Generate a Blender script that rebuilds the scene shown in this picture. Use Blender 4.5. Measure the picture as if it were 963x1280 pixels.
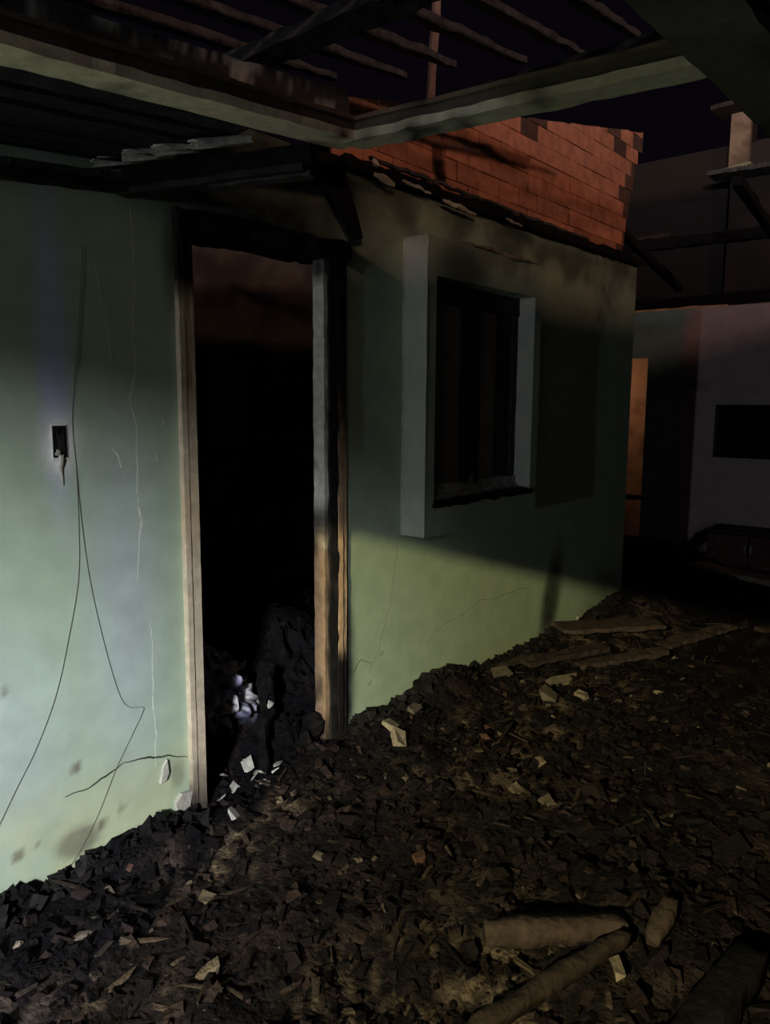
import bpy, math, random
from mathutils import Vector, Matrix, noise

for o in list(bpy.data.objects):
    bpy.data.objects.remove(o)
sc = bpy.context.scene
COL = sc.collection
random.seed(7)

# ------------------------------------------------------------------ camera
PITCH, ROLL, AZ, F, CAMD, CAMH = math.radians(7.87), math.radians(0.36), math.radians(40.5), 960.0, 2.3138, 1.5
fw = Vector((math.cos(AZ)*math.cos(PITCH), math.sin(AZ)*math.cos(PITCH), -math.sin(PITCH)))
r0 = Vector((math.sin(AZ), -math.cos(AZ), 0)); u0 = r0.cross(fw)
rt = r0*math.cos(ROLL) + u0*math.sin(ROLL); up = -r0*math.sin(ROLL) + u0*math.cos(ROLL)
cd = bpy.data.cameras.new('camera'); cam = bpy.data.objects.new('camera', cd); COL.objects.link(cam)
cam.matrix_world = Matrix(((rt.x, up.x, -fw.x, 0), (rt.y, up.y, -fw.y, -CAMD), (rt.z, up.z, -fw.z, CAMH), (0, 0, 0, 1)))
cd.sensor_fit = 'VERTICAL'; cd.sensor_height = 24.0; cd.lens = 24.0*F/1280.0
cd.clip_start = 0.02; cd.clip_end = 300
sc.camera = cam

# ------------------------------------------------------------------ world, lamps, exposure
w = bpy.data.worlds.new('night'); sc.world = w; w.use_nodes = True
w.node_tree.nodes['Background'].inputs[0].default_value = (0.0042, 0.0029, 0.0056, 1)
w.node_tree.nodes['Background'].inputs[1].default_value = 0.50
vs = sc.view_settings
vs.view_transform = 'Standard'; vs.look = 'None'; vs.exposure = 0.0; vs.gamma = 1.0; vs.use_curve_mapping = False

def lamp(name, kind, loc, energy, color, radius=0.05, aim=None, angle=None, blend=None):
    d = bpy.data.lights.new(name, kind); d.energy = energy; d.color = color
    d.shadow_soft_size = radius
    if kind == 'SPOT':
        d.spot_size = math.radians(angle); d.spot_blend = blend
    o = bpy.data.objects.new(name, d); COL.objects.link(o); o.location = loc
    if aim is not None:
        o.rotation_euler = (Vector(aim)-Vector(loc)).to_track_quat('-Z', 'Y').to_euler()
    return o
# two sodium street lamps out in the street, over the boundary wall behind the camera
lamp('street_lamp_rear_offscreen', 'POINT', (3.0, -33.0, 7.4), 6200, (1.0, 0.60, 0.40), 0.30)
lamp('street_lamp_corner_offscreen', 'POINT', (-22.0, -24.0, 7.4), 6500, (1.0, 0.60, 0.40), 0.60)
# lamps assumed in the unseen yard, placed to shine through the side wall's openings
lamp('assumed_yard_lamp_offscreen', 'POINT', (-5.0, -2.83, 3.03), 2300, (1.0, 0.87, 0.42), 0.02)
lamp('assumed_yard_floodlights_offscreen', 'POINT', (-5.0, -4.79, 3.15), 3900, (0.95, 0.98, 0.97), 0.34)
lamp('assumed_yard_headlamps_offscreen', 'POINT', (-10.0, -2.0, 0.75), 400, (0.84, 0.95, 1.0), 0.10)
# lamp in the back alley that gives the orange strip in the far doorway (hidden behind the green wall)
lamp('alley_lamp_offscreen', 'POINT', (8.15, 1.75, 1.75), 6.0, (1.0, 0.58, 0.34), 0.05)

# ------------------------------------------------------------------ helpers
def fbm(x, y, z=0.0, oct=4, s=1.0):
    return noise.fractal(Vector((x*s, y*s, z*s)), 1.0, 2.0, oct)
def sm(a, b, x):
    if a == b: return 0.0 if x < a else 1.0
    t = max(0.0, min(1.0, (x-a)/(b-a))); return t*t*(3-2*t)
def mix(a, b, t):
    return (a[0]+(b[0]-a[0])*t, a[1]+(b[1]-a[1])*t, a[2]+(b[2]-a[2])*t)
def ell(x, z, cx, cz, rx, rz, soft=0.6, rot=0.0):
    dx, dz = x-cx, z-cz
    if rot:
        c, s = math.cos(rot), math.sin(rot); dx, dz = dx*c+dz*s, -dx*s+dz*c
    d = math.sqrt((dx/rx)**2+(dz/rz)**2)
    return 1.0-sm(1.0-soft, 1.0+soft, d)

def obj(name, me, mat=None, parent=None, smooth=False):
    o = bpy.data.objects.new(name, me); COL.objects.link(o)
    if mat and not me.materials: me.materials.append(mat)
    if parent: o.parent = parent
    if smooth:
        for p in me.polygons: p.use_smooth = True
    return o
def empty(name, loc=(0, 0, 0)):
    o = bpy.data.objects.new(name, None); COL.objects.link(o); o.location = loc; o.empty_display_size = 0.1
    return o
def tag(o, label=None, cat=None, group=None, kind=None):
    if label: o['label'] = label
    if cat: o['category'] = cat
    if group: o['group'] = group
    if kind: o['kind'] = kind
    return o
def paint(me, fn):
    a = me.color_attributes.new('col', 'FLOAT_COLOR', 'POINT')
    buf = []
    for v in me.vertices:
        c = fn(v.co); buf += [c[0], c[1], c[2], 1.0]
    a.data.foreach_set('color', buf)
def mesh(name, verts, faces):
    me = bpy.data.meshes.new(name); me.from_pydata([tuple(v) for v in verts], [], faces); me.update(); return me

def material(name, color=None, rough=0.85, attr=False, nscale=18.0, namt=0.25, bump=0.15, bscale=60.0, spec=0.25, metal=0.0, rand=0.0):
    m = bpy.data.materials.new(name); m.use_nodes = True
    nt = m.node_tree; N = nt.nodes; L = nt.links; b = N['Principled BSDF']
    b.inputs['Roughness'].default_value = rough; b.inputs['Specular IOR Level'].default_value = spec; b.inputs['Metallic'].default_value = metal
    tc = N.new('ShaderNodeTexCoord')
    nz = N.new('ShaderNodeTexNoise'); nz.inputs['Scale'].default_value = nscale; nz.inputs['Detail'].default_value = 6
    L.new(tc.outputs['Object'], nz.inputs['Vector'])
    mr = N.new('ShaderNodeMapRange'); mr.inputs['From Min'].default_value = 0.3; mr.inputs['From Max'].default_value = 0.7
    mr.inputs['To Min'].default_value = 1-namt; mr.inputs['To Max'].default_value = 1+namt
    L.new(nz.outputs['Fac'], mr.inputs['Value'])
    vm = N.new('ShaderNodeVectorMath'); vm.operation = 'SCALE'
    if attr:
        at = N.new('ShaderNodeAttribute'); at.attribute_name = 'col'; L.new(at.outputs['Color'], vm.inputs[0])
    else:
        rg = N.new('ShaderNodeRGB'); rg.outputs[0].default_value = (*color, 1); L.new(rg.outputs[0], vm.inputs[0])
    fac = mr.outputs['Result']
    if rand:
        oi = N.new('ShaderNodeObjectInfo'); m2 = N.new('ShaderNodeMapRange')
        m2.inputs['To Min'].default_value = 1-rand; m2.inputs['To Max'].default_value = 1+rand
        L.new(oi.outputs['Random'], m2.inputs['Value'])
        mu = N.new('ShaderNodeMath'); mu.operation = 'MULTIPLY'; L.new(fac, mu.inputs[0]); L.new(m2.outputs['Result'], mu.inputs[1]); fac = mu.outputs[0]
    L.new(fac, vm.inputs['Scale']); L.new(vm.outputs[0], b.inputs['Base Color'])
    if bump:
        n2 = N.new('ShaderNodeTexNoise'); n2.inputs['Scale'].default_value = bscale; n2.inputs['Detail'].default_value = 5
        L.new(tc.outputs['Object'], n2.inputs['Vector'])
        bp = N.new('ShaderNodeBump'); bp.inputs['Strength'].default_value = bump; bp.inputs['Distance'].default_value = 0.02
        L.new(n2.outputs['Fac'], bp.inputs['Height']); L.new(bp.outputs[0], b.inputs['Normal'])
    return m

M = dict(
    wall=material('painted_plaster', attr=True, nscale=9, namt=0.10, bump=0.05, bscale=40, rough=0.75),
    wood=material('scorched_painted_wood', attr=True, nscale=30, namt=0.18, bump=0.08, bscale=70, rough=0.75),
    char=material('charred_wood', (0.008, 0.007, 0.008), nscale=30, namt=0.5, bump=0.4, bscale=45, rough=0.9, spec=0.1),
    batten=material('sooty_batten_wood', (0.042, 0.038, 0.042), nscale=25, namt=0.5, bump=0.4, bscale=50, rough=0.8),
    brick=material('hollow_clay_brick', (0.40, 0.155, 0.10), nscale=14, namt=0.25, bump=0.25, bscale=50, rough=0.95, rand=0.13),
    brickdark=material('sooted_clay_brick', (0.085, 0.042, 0.033), nscale=14, namt=0.3, bump=0.25, bscale=50, rough=0.95, rand=0.2),
    mortar=material('mortar', (0.30, 0.125, 0.082), nscale=20, namt=0.25, bump=0.3, bscale=60, rough=1.0),
    rubble=material('ash_and_char', attr=True, nscale=40, namt=0.5, bump=0.8, bscale=55, rough=1.0, spec=0.08),
    chunk=material('rubble_chunk', attr=True, nscale=50, namt=0.3, bump=0.4, bscale=80, rough=1.0, spec=0.06),
    plaster=material('broken_plaster', (0.19, 0.16, 0.13), nscale=30, namt=0.3, bump=0.4, bscale=60, rough=0.95, rand=0.35),
    crumb=material('dirty_plaster_crumb', (0.13, 0.105, 0.085), nscale=40, namt=0.4, bump=0.5, bscale=70, rough=1.0, spec=0.05, rand=0.5),
    rim=material('heat_whitened_rim', (0.80, 0.81, 0.80), nscale=60, namt=0.2, bump=0.2, rough=0.95),
    pale=material('pale_ash_plaster', (0.44, 0.42, 0.38), nscale=30, namt=0.25, bump=0.3, bscale=60, rough=0.95),
    soot=material('soot_black', (0.010, 0.009, 0.011), nscale=20, namt=0.4, bump=0.3, bscale=50, rough=0.9, spec=0.1),
    wire=material('burnt_wire', (0.10, 0.10, 0.085), nscale=50, namt=0.3, bump=0, rough=0.6),
    metal=material('sooty_aluminium', (0.16, 0.165, 0.16), nscale=30, namt=0.35, bump=0.1, rough=0.55, metal=0.2),
    rail=material('dusty_pale_rail', (0.44, 0.45, 0.42), nscale=14, namt=0.4, bump=0.1, rough=0.7),
    board=material('blackened_ceiling_board', (0.030, 0.030, 0.040), nscale=18, namt=0.6, bump=0.3, rough=0.8),
    dframe=material('burnt_window_frame', (0.022, 0.020, 0.024), nscale=30, namt=0.35, bump=0.2, rough=0.6),
    cloth=material('scorched_cloth', attr=True, nscale=30, namt=0.25, bump=0.2, rough=0.95),
    tile=material('pale_tile', (0.50, 0.49, 0.45), nscale=22, namt=0.4, bump=0.3, rough=0.95),
    plank=material('scorched_plank', (0.042, 0.029, 0.027), nscale=25, namt=0.4, bump=0.5, bscale=40, rough=0.85, rand=0.3),
)
def glass_mat():
    m = bpy.data.materials.new('smoked_glass'); m.use_nodes = True
    N = m.node_tree.nodes; L = m.node_tree.links; b = N['Principled BSDF']
    nz = N.new('ShaderNodeTexNoise'); nz.inputs['Scale'].default_value = 5; nz.inputs['Detail'].default_value = 6
    tc = N.new('ShaderNodeTexCoord'); L.new(tc.outputs['Object'], nz.inputs['Vector'])
    cr = N.new('ShaderNodeValToRGB'); cr.color_ramp.elements[0].color = (0.15, 0.13, 0.135, 1); cr.color_ramp.elements[1].color = (0.26, 0.23, 0.235, 1)
    cr.color_ramp.elements[0].position = 0.3; cr.color_ramp.elements[1].position = 0.75
    L.new(nz.outputs['Fac'], cr.inputs[0]); L.new(cr.outputs[0], b.inputs['Base Color'])
    b.inputs['Roughness'].default_value = 0.6; b.inputs['Specular IOR Level'].default_value = 0.4
    return m
M['glass'] = glass_mat()

def lines(a, b, step, extra=()):
    ks = sorted(set([a, b]+[e for e in extra if a < e < b])); out = []
    for p, q in zip(ks, ks[1:]):
        n = max(1, round((q-p)/step)); out += [p+(q-p)*i/n for i in range(n)]
    return out+[ks[-1]]
def panel(name, axis, pos, thick, u0, u1, v0, v1, step, holes, colfn, topfn=None):
    """wall slab: axis 'y' (u = x) or 'x' (u = y); front at pos, back at pos+thick; holes (u0,u1,v0,v1)"""
    us = lines(u0, u1, step, [h[0] for h in holes]+[h[1] for h in holes])
    vv = lines(v0, v1, step, [h[2] for h in holes]+[h[3] for h in holes])
    nu, nv = len(us), len(vv)
    def P(u, v, d):
        if topfn and v > v1-1e-6: v = topfn(u)
        return (u, pos+d, v) if axis == 'y' else (pos+d, u, v)
    verts = [P(u, v, 0) for v in vv for u in us]+[P(u, v, thick) for v in vv for u in us]
    off = nu*nv
    def hole(i, j):
        if i < 0 or j < 0 or i >= nu-1 or j >= nv-1: return True
        cu, cv = (us[i]+us[i+1])/2, (vv[j]+vv[j+1])/2
        return any(h[0] < cu < h[1] and h[2] < cv < h[3] for h in holes)
    fs = []
    for j in range(nv-1):
        for i in range(nu-1):
            if hole(i, j): continue
            a, b, c, d = j*nu+i, j*nu+i+1, (j+1)*nu+i+1, (j+1)*nu+i
            fs.append((a, b, c, d)); fs.append((d+off, c+off, b+off, a+off))
            if hole(i-1, j): fs.append((a, d, d+off, a+off))
            if hole(i+1, j): fs.append((c, b, b+off, c+off))
            if hole(i, j-1): fs.append((b, a, a+off, b+off))
            if hole(i, j+1): fs.append((d, c, c+off, d+off))
    used = sorted({i for f in fs for i in f}); rm = {o: n for n, o in enumerate(used)}
    me = mesh(name, [verts[i] for i in used], [tuple(rm[i] for i in f) for f in fs]); paint(me, colfn); return me

def beam_mesh(name, p, q, w, h, seg=0.05, jit=0.0, colfn=None, taper=None, upv=(0, 0, 1)):
    """rectangular timber from p to q, width w (sideways), height h, with uneven faces"""
    p, q = Vector(p), Vector(q); d = q-p; Ln = d.length; d.normalize()
    s = d.cross(Vector(upv)); s.normalize(); t = s.cross(d)
    n = max(1, round(Ln/seg)); ring = [(-.5, -.5), (0, -.5), (.5, -.5), (.5, 0), (.5, .5), (0, .5), (-.5, .5), (-.5, 0)]
    V = []; Fc = []; k = len(ring); sd = random.random()*100
    for i in range(n+1):
        c = p+d*(Ln*i/n); tw = taper(i/n) if taper else 1.0
        for j, (a, b) in enumerate(ring):
            v = c+s*(a*w*tw)+t*(b*h*tw)
            if jit:
                f = Vector((fbm(v.x, v.y, v.z+sd, 3, 14), fbm(v.x, v.y, v.z+sd+9, 3, 14), fbm(v.x, v.y, v.z+sd+21, 3, 14)))
                v = v+f*jit
            V.append(v)
    for i in range(n):
        for j in range(k):
            a, b = i*k+j, i*k+(j+1) % k; Fc.append((a, b, b+k, a+k))
    Fc.append(tuple(reversed(range(k)))); Fc.append(tuple(n*k+j for j in range(k)))
    me = mesh(name, V, Fc)
    if colfn: paint(me, colfn)
    return me
def box_mesh(name, x0, x1, y0, y1, z0, z1, bev=0.0):
    if bev <= 0:
        V = [(x, y, z) for z in (z0, z1) for y in (y0, y1) for x in (x0, x1)]
        return mesh(name, V, [(0, 2, 3, 1), (4, 5, 7, 6), (0, 1, 5, 4), (2, 6, 7, 3), (0, 4, 6, 2), (1, 3, 7, 5)])
    import bmesh
    me = box_mesh(name, x0, x1, y0, y1, z0, z1); bm = bmesh.new(); bm.from_mesh(me)
    bmesh.ops.bevel(bm, geom=bm.edges[:], offset=bev, segments=1, affect='EDGES'); bm.to_mesh(me); bm.free(); return me
def tube_mesh(name, pts, r, k=6):
    pts = [Vector(p) for p in pts]; V = []; Fc = []
    for i, p in enumerate(pts):
        d = (pts[min(i+1, len(pts)-1)]-pts[max(i-1, 0)]).normalized()
        s = d.cross(Vector((0.13, 1, 0.07))); s.normalize(); t = s.cross(d)
        rr = r(i/(len(pts)-1)) if callable(r) else r
        for j in range(k):
            a = 2*math.pi*j/k; V.append(p+s*(rr*math.cos(a))+t*(rr*math.sin(a)))
    for i in range(len(pts)-1):
        for j in range(k):
            a, b = i*k+j, i*k+(j+1) % k; Fc.append((a, b, b+k, a+k))
    Fc.append(tuple(reversed(range(k)))); Fc.append(tuple((len(pts)-1)*k+j for j in range(k)))
    return mesh(name, V, Fc)
def smooth_path(pts, n=8):
    P = [Vector(p) for p in pts]; out = []
    for i in range(len(P)-1):
        a, b, c, d = P[max(i-1, 0)], P[i], P[i+1], P[min(i+2, len(P)-1)]
        for k in range(n):
            t = k/n
            out.append(0.5*((2*b)+(-a+c)*t+(2*a-5*b+4*c-d)*t*t+(-a+3*b-3*c+d)*t**3))
    return out+[P[-1]]
def chunk_verts(rng, sx, sy, sz, jit=0.28):
    base = [(-1, -1, -1), (1, -1, -1), (1, 1, -1), (-1, 1, -1), (-1, -1, 1), (1, -1, 1), (1, 1, 1), (-1, 1, 1)]
    return [Vector(((x+rng.uniform(-jit, jit)*2)*sx/2, (y+rng.uniform(-jit, jit)*2)*sy/2, (z+rng.uniform(-jit, jit)*2)*sz/2)) for x, y, z in base]
CF = [(0, 3, 2), (0, 2, 1), (4, 5, 6), (4, 6, 7), (0, 1, 5), (0, 5, 4), (1, 2, 6), (1, 6, 5), (2, 3, 7), (2, 7, 6), (3, 0, 4), (3, 4, 7)]

# ------------------------------------------------------------------ ground
HEAPS = [(3.10, -0.10, 0.22, 0.13, 0.14), (2.62, -0.16, 0.16, 0.12, 0.06), (4.35, -0.35, 0.7, 0.35, 0.07), (5.35, -0.22, 0.5, 0.3, 0.16), (6.3, 0.1, 0.8, 0.5, 0.12),
         (7.4, 0.55, 0.35, 0.35, 0.22), (1.9, -1.55, 0.5, 0.3, 0.05), (1.35, -0.1, 0.25, 0.12, 0.06),
         (0.7, -0.3, 0.4, 0.2, 0.02), (2.2, 0.75, 0.55, 0.45, 0.34), (2.65, 0.45, 0.35, 0.35, 0.28), (3.2, 1.4, 1.2, 0.9, 0.30), (5.0, -2.2, 1.0, 0.6, 0.10), (3.6, -1.6, 0.8, 0.4, 0.05)]
def ground(x, y):
    h = -0.035+0.05*sm(1.2, 2.4, x)
    for cx, cy, rx, ry, hh in HEAPS:
        d = ((x-cx)/rx)**2+((y-cy)/ry)**2
        if d < 9: h += hh*math.exp(-d*1.3)
    h += 0.028*fbm(x, y, 0.3, 4, 2.6)+0.024*fbm(x, y, 5.3, 4, 8)+0.008*noise.noise(Vector((x*34, y*34, 2)))
    return h
ASH = [(1.55, -1.30, 0.42, 0.30), (0.72, -0.62, 0.25, 0.18), (1.62, -0.30, 0.35, 0.13), (2.75, -0.62, 0.5, 0.3), (1.28, -1.08, 0.3, 0.14), (3.6, -0.55, 0.6, 0.25), (4.4, -0.4, 0.7, 0.25)]
def ground_col(v):
    x, y = v.x, v.y
    n = fbm(x, y, 1.7, 5, 4.5); n2 = fbm(x, y, 8.1, 4, 14)
    c = mix((0.008, 0.007, 0.009), (0.029, 0.0200, 0.0215), sm(0.0, 0.75, n+0.4*n2))
    a = 0.0
    for cx, cy, rx, ry in ASH: a = max(a, ell(x, y, cx, cy, rx, ry, 0.75))
    a *= sm(-0.25, 0.45, n2+0.5*n)
    return mix(c, (0.13, 0.098, 0.08), a*0.85)
def grid_patch(name, x0, x1, y0, y1, step, hf, cf):
    xs = lines(x0, x1, step); ys = lines(y0, y1, step); nx = len(xs)
    V = [(x, y, hf(x, y)) for y in ys for x in xs]
    Fc = [(j*nx+i, j*nx+i+1, (j+1)*nx+i+1, (j+1)*nx+i) for j in range(len(ys)-1) for i in range(nx-1)]
    me = mesh(name, V, Fc); paint(me, cf); return me
fl = obj('floor', grid_patch('floor', -2.4, 9.4, -4.9, 2.55, 0.033, ground, ground_col), M['rubble'], smooth=True)
tag(fl, 'uneven floor buried under black ash and charred rubble', kind='structure')

# ------------------------------------------------------------------ green wall with door and window
DX0, DX1, DZ1 = 1.594, 2.425, 2.135
SX0, SX1, SZ0, SZ1, SY = 2.83, 3.865, 0.885, 2.262, -0.14      # projecting window surround
OX0, OX1, OZ0, OZ1 = 2.90, 3.795, 1.028, 2.09                  # window opening
GREEN = (0.40, 0.50, 0.39)
SPOTS = [(1.15, 0.06, 0.075, 0.05, 0.75), (0.955, 0.10, 0.022, 0.014, 0.8), (1.235, 0.085, 0.018, 0.016, 0.9), (1.155, 0.315, 0.014, 0.022, 0.9), (1.31, 0.11, 0.014, 0.018, 0.6),
         (0.95, 0.64, 0.012, 0.012, 0.8), (1.115, 0.64, 0.008, 0.007, 0.7), (1.54, 0.15, 0.03, 0.05, 0.5), (1.02, 0.11, 0.008, 0.008, 0.6), (2.69, 0.32, 0.012, 0.010, 0.8), (2.60, 0.20, 0.01, 0.012, 0.6)]
def wall_col(v):
    x, z = v.x, v.z
    n = fbm(x, z, 0.5, 4, 3.0); n2 = fbm(x, z, 4.5, 4, 11)
    c = GREEN
    c = mix(c, (0.44, 0.49, 0.60), 0.5*ell(x, z, 1.36, 0.83, 0.13, 0.55, 0.7)*(1-sm(1.55, 1.6, x)))  # bluish blistered patches
    c = mix(c, (0.45, 0.50, 0.60), 0.45*ell(x, z, 0.90, 0.45, 0.22, 0.32, 0.8))
    c = mix(c, (0.46, 0.50, 0.72), 0.95*ell(x, z, 1.15, 1.70, 0.05, 0.44, 0.7))
    c = mix(c, (0.52, 0.55, 0.33), 0.6*sm(-0.25, 0.35, n)*(1-sm(0.12, 0.42, z+0.12*n))*(1-sm(2.3, 2.5, x)))          # yellower in noisy patches towards the foot
    c = mix(c, (0.85, 0.86, 0.86), 0.95*max(ell(x, z, 1.155, 1.375, 0.050, 0.088, 0.35), 0.6*ell(x, z, 1.155, 1.385, 0.06, 0.10, 0.6)))
    for cx, cz, rx, rz, a in SPOTS:
        c = mix(c, (0.17, 0.15, 0.12), a*ell(x, z, cx, cz, rx, rz, 0.35+0.2*n2))
    s = 0.0                                                                                        # smoke soot
    s = max(s, 0.96*ell(x, z, 2.02, 2.48, 0.72, 0.42, 0.35+0.15*n))
    s = max(s, 0.75*sm(2.08, 2.42, z+0.30*n)*sm(2.2, 2.6, x))
    s = max(s, 0.45*ell(x, z, 2.62, 2.45, 0.22, 0.4, 0.6))
    s = max(s, 0.90*ell(x, z, 4.36, 0.27, 0.11, 0.33, 0.5, -0.22))
    s = max(s, 0.92*ell(x, z, 2.445, 0.30, 0.055, 0.36, 0.6))
    s = max(s, 0.75*ell(x, z, 1.60, 2.05, 0.05, 0.25, 0.6))
    s = max(s, 0.5*ell(x, z, 5.2, 0.15, 0.3, 0.25, 0.8))
    s = s*(0.92+0.16*n2)
    return mix(c, (0.020, 0.020, 0.022), max(0, min(1, s)))
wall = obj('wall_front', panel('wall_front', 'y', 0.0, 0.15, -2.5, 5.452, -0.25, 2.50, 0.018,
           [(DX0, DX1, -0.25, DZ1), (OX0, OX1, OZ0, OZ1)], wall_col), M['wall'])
tag(wall, 'cracked pale green plaster wall stained black with soot', kind='structure')

def strip_mesh(name, pts, wd, y=-0.002, th=0.004):
    """thin ridge or crack lip along pts (x, z[, width]) on the wall face"""
    V = []; Fc = []; P = [Vector((p[0], 0, p[1])) for p in pts]; n = len(P)
    for i in range(n):
        d = (P[min(i+1, n-1)]-P[max(i-1, 0)]).normalized(); s = Vector((-d.z, 0, d.x))
        ww = (pts[i][2] if len(pts[i]) > 2 else wd)/2
        for sg in (-1, 1):
            for yy in (y, y+th): V.append(P[i]+s*(sg*ww)+Vector((0, yy, 0)))
    for i in range(n-1):
        a = i*4
        Fc += [(a, a+4, a+6, a+2), (a+1, a+3, a+7, a+5), (a, a+1, a+5, a+4), (a+2, a+6, a+7, a+3)]
    Fc += [(0, 2, 3, 1), (n*4-4, n*4-3, n*4-1, n*4-2)]
    return mesh(name, V, Fc)
def wob(pts, n=7, a=0.006, sd=0.0):
    out = []
    for (p, q) in zip(pts, pts[1:]):
        for k in range(n):
            t = k/n; x = p[0]+(q[0]-p[0])*t; z = p[1]+(q[1]-p[1])*t
            wd = (p[2]+(q[2]-p[2])*t,) if len(p) > 2 else ()
            out.append((x+a*fbm(x, z, sd, 3, 16), z+a*fbm(x, z, sd+7, 3, 16))+wd)
    return out+[tuple(pts[-1])]
PLC = material('crack_edge_plaster', (0.66, 0.68, 0.62), nscale=40, namt=0.25, bump=0)
CRK = material('open_crack', (0.05, 0.05, 0.042), nscale=40, namt=0.3, bump=0)
CRF = material('hairline_crack', (0.22, 0.23, 0.18), nscale=40, namt=0.3, bump=0)
def crack(pts, mat, wd=0.004, a=0.006, sd=0.0, th=0.003):
    return obj('crack', strip_mesh('crack', [(q[0], q[1], q[2]*0.9) for q in wob(pts, 7, a, sd)], wd, -0.0006, 0.002), mat, wall)
crack([(1.43, 2.13, .003), (1.44, 1.93, .003), (1.425, 1.78, .003), (1.43, 1.62, .003), (1.40, 1.52, .004), (1.425, 1.42, .003), (1.42, 1.28, .004), (1.42, 1.16, .004)], PLC, sd=1)
crack([(1.42, 1.16, .006), (1.428, 1.11, .010), (1.42, 1.06, .007), (1.415, 1.0, .003), (1.405, 0.9, .002)], PLC, sd=2)
crack([(1.445, 0.75, .003), (1.455, 0.68, .002), (1.45, 0.45, .004), (1.455, 0.30, .004), (1.45, 0.21, .002)], PLC, sd=3)
crack([(1.30, 1.93, .002), (1.335, 1.75, .002), (1.345, 1.62, .002)], PLC, sd=4)
crack([(1.335, 1.36, .003), (1.35, 1.33, .006), (1.365, 1.29, .004)], PLC, sd=4.5)
crack([(1.11, 0.232, .003), (1.19, 0.232, .005), (1.26, 0.25, .008), (1.33, 0.272, .003), (1.42, 0.255, .008), (1.50, 0.235, .006), (1.586, 0.20, .003)], CRK, sd=5)
crack([(2.45, 0.27, .003), (2.55, 0.33, .003), (2.62, 0.30, .002)], CRK, a=0.012, sd=6)
crack([(3.35, 0.38, .003), (3.52, 0.42, .003), (3.72, 0.40, .003), (3.90, 0.42, .004), (4.05, 0.40, .004)], CRF, a=0.02, sd=7)
crack([(2.80, 0.84, .003), (2.75, 0.55, .002), (2.66, 0.33, .002), (2.60, 0.25, .002)], CRF, a=0.012, sd=8)
crack([(3.05, 0.30, .002), (3.2, 0.36, .002), (3.35, 0.38, .002)], CRF, a=0.02, sd=9)
# loose plaster flake below the horizontal crack
def flake(name, pts, y0, y1, mat, parent=None):
    n = len(pts); V = [(p[0], y0, p[1]) for p in pts]+[(p[0], y1, p[1]) for p in pts]
    Fc = [tuple(range(n)), tuple(reversed(range(n, 2*n)))]+[(i, i+n, (i+1) % n+n, (i+1) % n) for i in range(n)]
    return obj(name, mesh(name, V, Fc), mat, parent)
flake('plaster_flake', [(1.462, 0.145), (1.475, 0.20), (1.492, 0.225), (1.497, 0.175), (1.485, 0.15)], -0.012, 0.0, M['pale'], wall)
flake('plaster_flake', [(1.53, -0.03), (1.52, 0.05), (1.545, 0.075), (1.59, 0.07), (1.575, 0.01), (1.545, -0.05)], -0.02, 0.0, M['pale'], wall)
for (fx, fz, r) in [(1.53, 1.44, .006), (1.50, 1.32, .007), (3.05, 1.18, .005), (2.62, 1.80, .005), (2.66, 1.72, .004), (2.63, 1.68, .004), (3.40, 0.63, .005)]:
    flake('paint_chip', [(fx-r*.5, fz-r*1.6), (fx+r*.4, fz-r*1.2), (fx+r*.6, fz+r*1.5), (fx-r*.3, fz+r*1.7)], -0.003, 0.0, M['pale'], wall)

# ------------------------------------------------------------------ brick gable above the wall
def gtop(x): return 2.86+0.21*(x-2.91)+0.012*noise.noise(Vector((x*9, 3, 1)))
gx0, gx1 = 2.36, 5.452
gable = empty('wall_gable', (0, 0, 0)); tag(gable, 'bare clay brick gable rising above the green wall in orange light', kind='structure')
def clip(poly, f):
    out = []
    for i in range(len(poly)):
        a, b = poly[i-1], poly[i]; fa, fb = f(a), f(b)
        if (fa < 0) != (fb < 0):
            t = fa/(fa-fb); out.append((a[0]+(b[0]-a[0])*t, a[1]+(b[1]-a[1])*t))
        if fb >= 0: out.append(b)
    return out
def slab(name, poly, y0, y1):
    n = len(poly); V = [(p[0], y0, p[1]) for p in poly]+[(p[0], y1, p[1]) for p in poly]
    return mesh(name, V, [tuple(range(n)), tuple(reversed(range(n, 2*n)))]+[(i, i+n, (i+1) % n+n, (i+1) % n) for i in range(n)])
xs = [gx0+(5.20-gx0)*i/30 for i in range(31)]
back = [(gx0, 2.49), (5.20, 2.49)]+[(x, gtop(x)-0.012) for x in reversed(xs)]
obj('mortar_bed', slab('mortar_bed', back, 0.010, 0.13), M['mortar'], gable)
CH_, BL = 0.094, 0.195
rb = random.Random(3)
for r in range(10):
    z0 = 2.502+r*CH_; z1 = z0+CH_-0.004
    xr = [5.20, 5.22, 5.23, 5.26, 5.28, 5.31, 5.34, 5.40, 5.452, 5.452][r]
    x = gx0-(BL/2 if r % 2 else 0)
    while x < xr-0.03:
        a, b = max(x, gx0), min(x+BL-0.004, xr)
        poly = [(a, z0), (b, z0), (b, z1), (a, z1)]
        poly = clip(poly, lambda p: gtop(p[0])-p[1])
        if len(poly) >= 3 and b-a > 0.03 and max(p[1] for p in poly)-min(p[1] for p in poly) > 0.02:
            yo = rb.uniform(-0.003, 0.003)
            dark = (r in (7, 8) and 4.8 < x < 5.0) or (r in (5, 6) and 3.80 < x < 3.97) or (xr-b < .03 and rb.random() < .4)
            obj('brick', slab('brick', poly, yo, 0.135), M['brickdark'] if dark else M['brick'], gable)
        x += BL
# stick standing on the gable
st = obj('wooden_stick', beam_mesh('wooden_stick', (3.085, 0.06, 2.86), (3.12, 0.04, 3.52), 0.032, 0.032, 0.05, 0.004), M['brickdark'])
tag(st, 'upright reddish stick standing on top of the brick gable', 'stick')

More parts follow.
